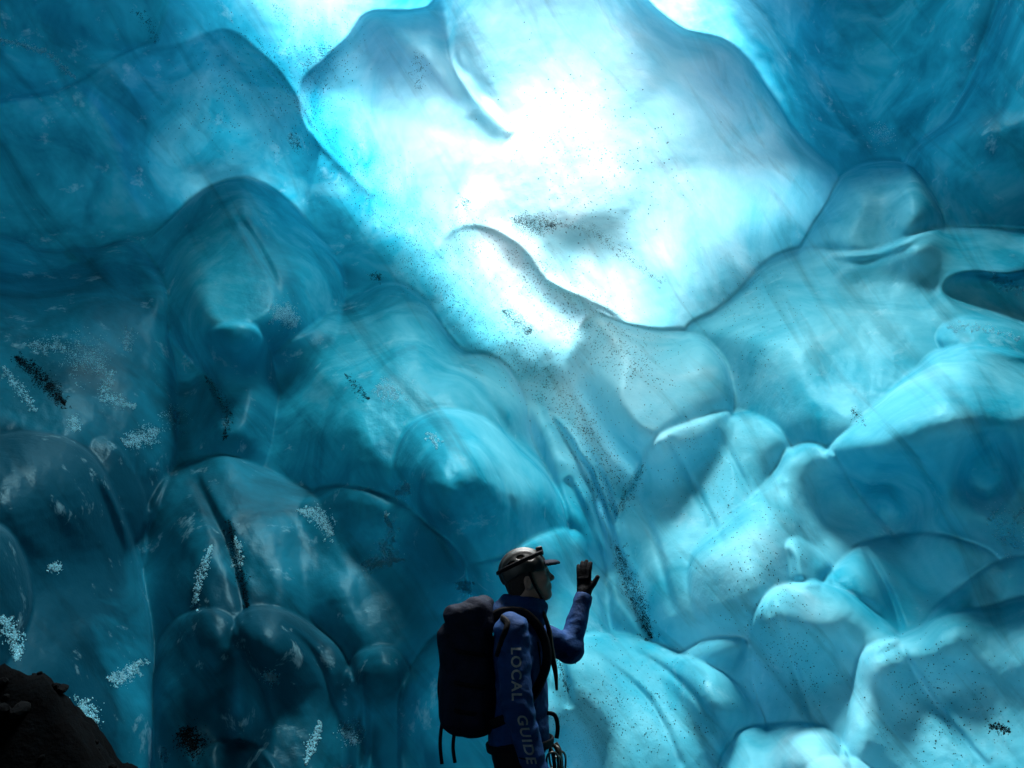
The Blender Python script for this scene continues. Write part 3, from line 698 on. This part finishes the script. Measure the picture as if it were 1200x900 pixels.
solid("glove", lambda p: smin(HANDR(p, 0.0022), cone(p, np.array(WR) + 0.03 * np.array([-.2, 0, .95]), np.array(WR), 0.034, 0.031), 0.012), (-0.02, -0.38, 0.62), (0.24, -0.12, 0.93), 0.0050, M['glove'], person)

# hair under the helmet
solid("hair", lambda p: smax(smin(ell(p, H(-0.020, 0, 0.040), (0.101, 0.081, 0.100), HR), ell(p, H(-0.055, 0, -0.030), (0.052, 0.060, 0.052), HR), 0.03) + wr(p, (70, 70, 40), 0.004),
      ((p - H(0.012, 0, 0)) @ (HR @ np.array([1.0, 0, -0.15]))), 0.01), (-0.16, -0.12, 1.58), (0.2, 0.12, 1.86), 0.005, M['hair'], person)

# helmet > brim, head_lamp, strap
def f_helmet(p):
    q = (p - H(-0.012, 0, 0.060)) @ HR
    o = ell(q, (0, 0, 0), (0.120, 0.096, 0.107)); i = ell(q, (0, 0, -0.004), (0.111, 0.088, 0.100))
    for yy in (-0.052, 0.052, -0.018, 0.018):                                     # raised ribs between vents
        o = smin(o, smax(ell(q, (0, 0, 0), (0.125, 0.101, 0.112)), np.abs(q[:, 1] - yy * 1.1) - 0.009, 0.006), 0.006)
    for s in (-1, 1):
        for xx in (-0.055, 0.0, 0.05):
            o = smax(o, -ell(q, (xx, s * 0.085, 0.060 - abs(xx) * 0.35), (0.022, 0.020, 0.010)), 0.004)
    cut = -(q[:, 2] + 0.022 + 0.28 * np.clip(-q[:, 0] - 0.01, 0, 1) + 0.05 * np.clip(q[:, 0], 0, 1))
    return smax(smax(o, -i, 0.004), cut, 0.006)
helmet = solid("helmet", f_helmet, (-0.13, -0.13, 1.62), (0.22, 0.13, 1.90), 0.0043, M['helmet'], person, "scuffed climbing helmet with a short brim and a head lamp")
def f_brim(p):
    q = (p - H(0.100, 0, 0.050)) @ HR
    e = ell(q, (0, 0, 0), (0.078, 0.085, 0.030)); e2 = ell(q, (-0.004, 0, -0.010), (0.080, 0.090, 0.030))
    return smax(smax(e, -e2, 0.003), -(q[:, 0] + 0.002), 0.004)
solid("brim", f_brim, (0.08, -0.12, 1.68), (0.28, 0.12, 1.87), 0.0040, M['pack'], helmet)
lamp = solid("head_lamp", lambda p: rbox(p, H(0.092, 0, 0.134), (0.017, 0.026, 0.018), 0.006, HR), (0.08, -0.06, 1.80), (0.20, 0.06, 1.92), 0.0040, M['lamp'], helmet)
a_ = [H(-0.012 + 0.126 * math.cos(t), 0.101 * math.sin(t), 0.098 + 0.024 * math.cos(t)) for t in np.linspace(0.35, 2 * math.pi - 0.35, 30)]
tube("lamp_band", a_, 0.010, M['strap'], helmet, 6, flat=0.3)
for s in (-1, 1):
    tube("chin_strap", smooth_path([H(0.012, s * 0.090, 0.045), H(0.020, s * 0.080, -0.02), H(0.040, s * 0.056, -0.085), H(0.050, 0, -0.108)], 5), 0.0055, M['strap'], helmet, 6, flat=0.5)

# harness at the waist > carabiners, slings
harness = solid("harness", lambda p: smax(np.abs(union(0.05, ell(p, (0.0, 0, 1.0), (0.158, 0.205, 0.20))) ) - 0.006, np.abs(p[:, 2] - 0.958 - 0.1 * np.clip(p[:, 0], -1, 1)) - 0.021, 0.006), (-0.2, -0.24, 0.90), (0.2, 0.24, 1.04), 0.0065, M['strap'], person)
def carabiner(c, ang, L=0.105, W=0.058, r=0.0052):
    pts = []
    for t in np.linspace(0, 2 * math.pi, 22, endpoint=False):
        x = W / 2 * math.cos(t) * (1.0 + 0.18 * math.sin(t)); z = L / 2 * math.sin(t)
        z = math.copysign(abs(z / (L / 2)) ** 0.75 * L / 2, z)
        ca, sa = math.cos(ang), math.sin(ang); pts.append((c[0] + x * ca, c[1] + x * sa, c[2] + z))
    return tube("carabiner", pts, r, M['metal'], harness, 7, closed=True)
for k, (x, y, z, a) in enumerate([(0.150, -0.10, 0.885, 0.3), (0.175, -0.06, 0.862, 0.9), (0.165, -0.02, 0.90, -0.5), (0.190, 0.03, 0.87, 0.2), (0.140, -0.13, 0.82, -0.3), (0.182, -0.05, 0.792, 0.5), (0.160, -0.085, 0.742, 1.1), (0.195, 0.0, 0.76, -0.2)]):
    carabiner((x, y, z), a)
for k, (x, y, l) in enumerate([(0.155, -0.09, 0.20), (0.178, -0.03, 0.24), (0.192, 0.02, 0.16)]):
    tube("sling", smooth_path([(x - 0.02, y, 0.96), (x, y - 0.01, 0.92), (x + 0.006, y - 0.005, 0.92 - l * .6), (x - 0.004, y + 0.008, 0.92 - l)], 6), 0.009, M['sling'], harness, 6, flat=0.4)
# cord hanging from the collar, and the strap tail at the belt
tube("neck_cord", smooth_path([(0.115, -0.05, 1.56), (0.142, -0.07, 1.47), (0.150, -0.075, 1.38), (0.170, -0.07, 1.28), (0.175, -0.07, 1.20)], 8), np.concatenate([np.linspace(0.008, 0.017, 17), np.linspace(0.017, 0.006, 16)]), M['sling'], person, 7, flat=0.6)
tube("belt_tail", smooth_path([(0.130, -0.06, 1.10), (0.165, -0.06, 1.09), (0.178, -0.06, 1.04), (0.172, -0.06, 0.99)], 6), 0.010, M['strap'], person, 6, flat=0.35)
# pocket zip and cuff tabs on the jacket
def on_jacket(bv, x, z, off=0.002):
    h = bv.ray_cast(Vector((x, -1.0, z)), Vector((0, 1, 0)))
    return None if h[0] is None else np.array(h[0]) + np.array([0, -off, 0])
JB = bvh_of([jacket])
def ribbon(name, pts, rad, mat, parent, flat=0.4):
    q = [on_jacket(JB, x, z, 0.001) for x, z in smooth_path(pts, 8)]
    q = [a for a in q if a is not None]
    return tube(name, q, rad, mat, parent, 6, flat=flat)
ribbon("pocket_zip", [(0.085, 1.42), (0.095, 1.34), (0.098, 1.26)], 0.004, M['strap'], jacket)
ribbon("hem_cord", [(-0.10, 0.945), (-0.03, 0.942), (0.03, 0.94)], 0.004, M['strap'], jacket)
ribbon("shoulder_strap", [(-0.085, 1.53), (-0.055, 1.50), (-0.075, 1.44), (-0.10, 1.36)], 0.016, M['strap'], jacket, 0.3)

# the lettering on the near sleeve, running down it
def sleeve_text(txt, x0, z0, ang, size):
    cu = bpy.data.curves.new("sleeve_lettering", 'FONT'); cu.body = txt; cu.size = size; cu.align_x = 'LEFT'; cu.align_y = 'CENTER'; cu.space_character = 1.18; cu.offset = 0.0016
    to = bpy.data.objects.new("tmp_text", cu); COL.objects.link(to)
    dg = bpy.context.evaluated_depsgraph_get(); me = bpy.data.meshes.new_from_object(to.evaluated_get(dg))
    bpy.data.objects.remove(to, do_unlink=True)
    bm = bmesh.new(); bm.from_mesh(me)
    bmesh.ops.triangulate(bm, faces=bm.faces[:])
    bmesh.ops.subdivide_edges(bm, edges=[e for e in bm.edges if e.calc_length() > 0.008], cuts=2)
    ca, sa = math.cos(ang), math.sin(ang)
    for v in bm.verts:
        x, y = v.co.x, v.co.y                                     # writing runs down: text x -> -z, text up -> +x
        h = on_jacket(JB, x0 + y * ca + x * sa, z0 - x * ca + y * sa * 0, 0.0028)
        v.co = Vector(h) if h is not None else Vector((x0 + y, -0.33, z0 - x))
    bm.to_mesh(me); bm.free(); me.name = "sleeve_lettering"
    o = link("sleeve_lettering", me, M['letter'], jacket); o["label"] = "grey sleeve lettering reading " + txt
sleeve_text("LOCAL", -0.020, 1.402, 0.02, 0.062)
sleeve_text("GUIDE", 0.004, 1.122, 0.22, 0.062)

# ------------------------------------------------------------------ the backpack
pack = empty("backpack", (PERSON_LOC[0] - 0.24, PERSON_LOC[1], 1.0))
tag(pack, "dark navy roll top backpack worn on the climber's back", "backpack")
def PK(name, f, lo, hi, st, mat, parent):
    lo = np.array(lo) + [0, 0, 0]; V, F = surface_net(f, lo, hi, st)
    V = V - np.array([-0.24, 0, 1.0]); return link(name, mesh(name, V, F), mat, parent)
def PT(name, pts, rad, mat, parent, flat=1.0):
    return tube(name, np.array(pts) - np.array([-0.24, 0, 1.0]), rad, mat, parent, 6, flat=flat)
def f_pack(p):
    d = rbox(p, (-0.252, 0, 1.265), (0.128, 0.152, 0.255), 0.085, rotm(ry=-3))
    d = smin(d, ell(p, (-0.215, 0, 1.07), (0.105, 0.135, 0.075)), 0.05)
    return d + wr(p, (7, 7, 9), 0.020, 4.0) + wr(p, (20, 20, 26), 0.006, 8.0)
bag = PK("main_bag", f_pack, (-0.42, -0.22, 0.95), (-0.06, 0.22, 1.58), 0.0075, M['pack'], pack)
lid = PK("lid", lambda p: smin(rbox(p, (-0.238, 0, 1.520), (0.122, 0.152, 0.085), 0.06, rotm(ry=-13)), ell(p, (-0.190, 0, 1.590), (0.062, 0.11, 0.036)), 0.04) + wr(p, (11, 9, 11), 0.022, 6.0) + wr(p, (30, 24, 30), 0.005, 2.0),
         (-0.42, -0.22, 1.38), (-0.06, 0.22, 1.70), 0.0065, M['pack'], pack)
for z in (1.38, 1.24, 1.12):
    PT("side_strap", smooth_path([(-0.345, -0.10, z + 0.01), (-0.30, -0.148, z), (-0.24, -0.160, z - 0.01), (-0.16, -0.148, z - 0.02)], 6), 0.011, M['strap'], pack, 0.3)
for i, (x, y, z, l) in enumerate([(-0.362, -0.05, 1.05, 0.17), (-0.30, -0.08, 1.02, 0.13), (-0.365, -0.02, 1.44, 0.10), (-0.375, -0.03, 1.28, 0.15)]):
    PT("hanging_strap", smooth_path([(x + 0.02, y, z + 0.05), (x, y, z), (x - 0.006, y - 0.01, z - l * .5), (x + 0.004, y - 0.006, z - l)], 6), 0.0085, M['strap'], pack, 0.45)
for z in (1.42, 1.30, 1.19):
    bk = PK("buckle", lambda p: rbox(p, (-0.368, -0.035, z), (0.010, 0.022, 0.017), 0.005), (-0.40, -0.08, z - 0.03), (-0.33, 0.01, z + 0.03), 0.005, M['lamp'], pack)
PT("grab_loop", smooth_path([(-0.135, -0.03, 1.56), (-0.105, -0.03, 1.585), (-0.105, 0.03, 1.585), (-0.135, 0.03, 1.56)], 6), 0.008, M['strap'], pack, 0.5)
for s in (-1, 1):
    PT("shoulder_strap", smooth_path([(-0.14, s * 0.09, 1.52), (-0.08, s * 0.12, 1.555), (0.03, s * 0.13, 1.545), (0.115, s * 0.13, 1.44), (0.12, s * 0.15, 1.30), (0.02, s * 0.185, 1.14), (-0.13, s * 0.15, 1.06)], 8), 0.022, M['strap'], pack, 0.35)

# ------------------------------------------------------------------ rubble bank in the lower left corner
def bank_z(X, Y):
    ridge = np.interp(X, [-6, -3.2, -2.6, -2.18, -2.03, -1.93, -1.82, -1.72, -1.6, -1.2, -0.8], [1.9, 1.72, 1.55, 1.42, 1.36, 1.22, 1.10, 0.95, 0.72, 0.25, -0.1])
    fall = np.where(Y < 3.7, (3.7 - Y) * 1.6, (Y - 3.7) * 0.5)
    p = np.stack([X, Y, X * 0], -1)
    return ridge - 0.10 - fall + 0.16 * fbm(p * 3.0, 5) + 0.05 * fbm(p * 12, 3)
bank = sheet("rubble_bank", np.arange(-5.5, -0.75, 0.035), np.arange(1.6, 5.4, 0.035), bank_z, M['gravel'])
tag(bank, "dark rubble bank heaped against the foot of the ice at lower left", kind="structure")
stone_meshes = []
for k in range(6):
    bm = bmesh.new(); bmesh.ops.create_icosphere(bm, subdivisions=2, radius=1.0)
    ax = np.array([1.0, random.uniform(.65, .95), random.uniform(.45, .75)])
    for v in bm.verts:
        p = np.array(v.co); f = 1 + 0.45 * float(noise3((p * 1.3 + 7 * k)[None])[0])
        q = p * f * ax; v.co = Vector(np.clip(q, -0.72, 0.72) * 0.6 + q * 0.4)
    me = bpy.data.meshes.new("stone"); bm.to_mesh(me); bm.free(); me.materials.append(M['stone']); stone_meshes.append(me)
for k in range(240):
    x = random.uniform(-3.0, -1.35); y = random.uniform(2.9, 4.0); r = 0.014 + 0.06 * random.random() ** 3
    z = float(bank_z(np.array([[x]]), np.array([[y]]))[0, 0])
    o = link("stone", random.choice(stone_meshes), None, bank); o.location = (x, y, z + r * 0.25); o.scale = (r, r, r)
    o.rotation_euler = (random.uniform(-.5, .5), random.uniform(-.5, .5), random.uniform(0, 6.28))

# ------------------------------------------------------------------ frost, sediment and grit on the ice
def crystal_mat():
    t = NT("white_frost")
    d = t.add("ShaderNodeBsdfDiffuse"); d.inputs[0].default_value = (0.45, 0.86, 0.95, 1)
    tr = t.add("ShaderNodeBsdfTranslucent"); tr.inputs[0].default_value = (0.45, 0.86, 0.95, 1)
    n = t.add("ShaderNodeTexNoise", i_Scale=40.0); r = t.ramp(n, [(0.3, (0.26, 0.78, 0.92, 1)), (0.7, (0.55, 0.90, 0.97, 1))])
    t.l.new(r.outputs[0], d.inputs[0])
    m = t.add("ShaderNodeMixShader"); m.inputs[0].default_value = 0.6
    t.l.new(d.outputs[0], m.inputs[1]); t.l.new(tr.outputs[0], m.inputs[2]); t.l.new(m.outputs[0], t.out.inputs[0]); return t.m
M['frost'] = crystal_mat()
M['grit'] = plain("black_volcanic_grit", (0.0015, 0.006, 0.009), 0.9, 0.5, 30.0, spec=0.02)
CAMV = Vector(CAM)
def hit(px, py):
    h = ICE.ray_cast(CAMV, Vector(ray(px, py)).normalized())
    return (None, None) if h[0] is None else (np.array(h[0]), np.array(h[1]))
TET = np.array([[1, 0, -.3], [-.5, .87, -.3], [-.5, -.87, -.3], [0, 0, 1.0]]); TF = np.array([[0, 1, 3], [1, 2, 3], [2, 0, 3], [0, 2, 1]])
def scatter(name, path, width, count, size, mat, parent, stand=0.0, flat=0.5, label=None, clump=0.0, taper=True):
    P = np.array(path, float)
    if len(P) > 1:
        seg = np.linalg.norm(np.diff(P, axis=0), axis=1); cum = np.concatenate([[0], np.cumsum(seg)])
    V, F, k = [], [], 0
    seeds = rng.normal(size=(max(3, int(count / 40)), 2)) * width * 0.7
    for _ in range(count):
        if len(P) > 1:
            u = rng.random(); s = u * cum[-1]; i = min(np.searchsorted(cum, s, side='right') - 1, len(P) - 2)
            b = P[i] + (P[i + 1] - P[i]) * (s - cum[i]) / seg[i]; w = width * ((0.15 + 0.85 * math.sin(math.pi * u)) if taper else 1)
        else: b, w = P[0], width
        if clump and rng.random() < clump:
            if len(P) > 1:
                i = rng.integers(len(seeds)); uu = (i + .5) / len(seeds) * cum[-1]; i2 = min(np.searchsorted(cum, uu, side='right') - 1, len(P) - 2)
                b = P[i2] + (P[i2 + 1] - P[i2]) * (uu - cum[i2]) / seg[i2] + seeds[i] * .6
            else: b = P[0] + seeds[rng.integers(len(seeds))]
            w = width * 0.22
        q = b + rng.normal(size=2) * w * 0.5
        c, n = hit(*q)
        if c is None: continue
        s = size * (0.4 + 1.2 * rng.random() ** 2)
        r = rng.normal(size=(3, 3)); Q, _r = np.linalg.qr(r)
        t = TET @ Q * s
        t -= np.outer(t @ n, n) * (1 - flat)
        V.append(c + n * s * (0.15 + stand * rng.random()) + t); F.append(TF + k); k += 4
    if not V: return None
    o = link(name, mesh(name, np.concatenate(V), np.concatenate(F), False), mat, parent, True); o["kind"] = "stuff"
    if label: o["label"] = label
    return o
FROST = [
 ([(34,405),(56,404),(76,408)], 11, 240, None), ([(82,412),(104,418),(118,430)], 26, 300, None), ([(146,388),(151,398),(147,410)], 8, 150, None),
 ([(132,434),(124,450),(122,463),(138,472),(158,476)], 8, 420, "white frost curl on the dark left wall"), ([(3,430),(14,446),(28,462),(42,482)], 7, 260, None),
 ([(86,490),(88,502)], 9, 130, None), ([(146,520),(160,515),(186,505)], 13, 340, None), ([(200,486),(208,492)], 14, 120, None),
 ([(322,372),(334,364),(345,382)], 13, 520, "bright feathery frost burst left of the central lobe"), ([(352,598),(372,603),(390,626)], 10, 420, None), ([(466,578),(478,570)], 10, 160, None),
 ([(452,604),(462,628),(448,640),(462,652),(430,662),(470,656)], 9, 620, "branching frost patch on the lobe behind the backpack"), ([(504,508),(512,522)], 6, 100, None), ([(538,684),(550,692)], 8, 240, None),
 ([(248,640),(236,672),(226,712)], 6, 320, "thin vertical frost vein on the dark lobe"), ([(276,632),(280,664)], 9, 170, None), ([(128,796),(148,792),(164,774)], 10, 260, None), ([(58,664),(70,666)], 7, 80, None),
 ([(2,722),(14,742),(20,772)], 12, 260, None), ([(96,826),(108,858)], 16, 320, None), ([(376,846),(366,872),(358,896)], 6, 220, None), ([(312,792),(322,796)], 8, 130, None), ([(442,452),(466,466)], 12, 200, None),
 ([(-6,46),(26,52),(56,62),(74,80),(88,92)], 5, 420, "white frost line across the upper left ice"), ([(1028,154),(1040,164)], 14, 170, None), ([(1160,326),(1182,334),(1200,340)], 9, 150, None),
 ([(1110,384),(1150,384),(1196,398)], 8, 150, None), ([(405,850),(415,870)], 14, 160, None), ([(1166,600),(1190,640)], 24, 120, None), ([(190,876),(196,892)], 6, 90, None),
]
for path, w, n, lb in FROST:
    scatter("frost_patch", path, w, int(n * 4.6), 0.0042, M['frost'], ice_wall, 0.5, 0.75, lb, 0.5)
GRIT = [
 ([(18,418),(36,432),(52,448),(76,474)], 8, 900, 0.012, "black sediment streak on the dark left wall"), ([(240,440),(256,462),(268,484),(262,516)], 5, 420, 0.010, "short black sediment streak below the left lobe"), ([(545,238)], 6, 60, 0.016, None),
 ([(590,364),(606,376),(622,390)], 9, 520, 0.011, "dark grit patch on the central white slope"), ([(602,258),(622,262),(650,264)], 12, 420, 0.013, None), ([(650,262),(690,268),(720,290),(776,332)], 7, 380, 0.010, None), ([(340,160),(350,172)], 8, 120, 0.013, None),
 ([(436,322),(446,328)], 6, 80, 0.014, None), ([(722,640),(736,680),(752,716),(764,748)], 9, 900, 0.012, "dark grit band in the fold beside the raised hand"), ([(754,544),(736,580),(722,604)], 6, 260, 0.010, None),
 ([(404,438),(420,456),(432,468)], 5, 200, 0.010, None), ([(1160,850),(1184,858)], 5, 120, 0.009, None), ([(268,610),(280,660),(290,712)], 6, 420, 0.011, None), ([(218,862),(228,876)], 14, 420, 0.012, None),
 ([(376,62),(384,58)], 12, 150, 0.012, None), ([(300,44),(330,90),(352,128),(368,150)], 5, 200, 0.010, None), ([(652,770),(660,790),(666,812)], 4, 160, 0.008, None),  # last streak paints the shade in an ice crease
 ([(320,5),(332,18),(344,34)], 8, 90, 0.012, None), ([(160,14),(178,30),(182,50)], 7, 120, 0.012, None), ([(488,60),(492,104)], 10, 60, 0.014, None), ([(1000,480),(1012,494)], 6, 60, 0.010, None), ([(880,300),(892,366)], 6, 40, 0.010, None),
 ([(656,842),(680,862),(700,880)], 40, 260, 0.006, None),
]
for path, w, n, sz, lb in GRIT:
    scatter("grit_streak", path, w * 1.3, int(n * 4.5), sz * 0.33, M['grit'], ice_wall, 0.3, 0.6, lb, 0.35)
SPECK = [
 ([(470,290),(520,330),(570,385),(640,440),(690,510),(716,590)], 34, 2600, 0.0062), ([(392,40),(352,110),(420,200),(500,280)], 42, 1800, 0.0075), ([(640,130),(730,200),(700,260)], 90, 420, 0.0085),
 ([(600,300),(680,370),(760,430)], 46, 1500, 0.0062), ([(860,330),(900,420)], 60, 260, 0.006), ([(380,20),(300,80),(240,150)], 70, 600, 0.007), ([(800,520),(860,600),(900,700)], 70, 500, 0.005), ([(700,800),(800,850)], 70, 500, 0.0045),
 ([(1050,800),(1150,860)], 80, 400, 0.0045), ([(540,260),(560,300)], 40, 300, 0.007), ([(900,720),(950,820)], 40, 240, 0.0045),
]
for path, w, n, sz in SPECK:
    scatter("sediment_specks", path, w, int(n * 1.8), sz * 0.8, M['grit'], ice_wall, 0.2, 0.6, None, 0.25, False)
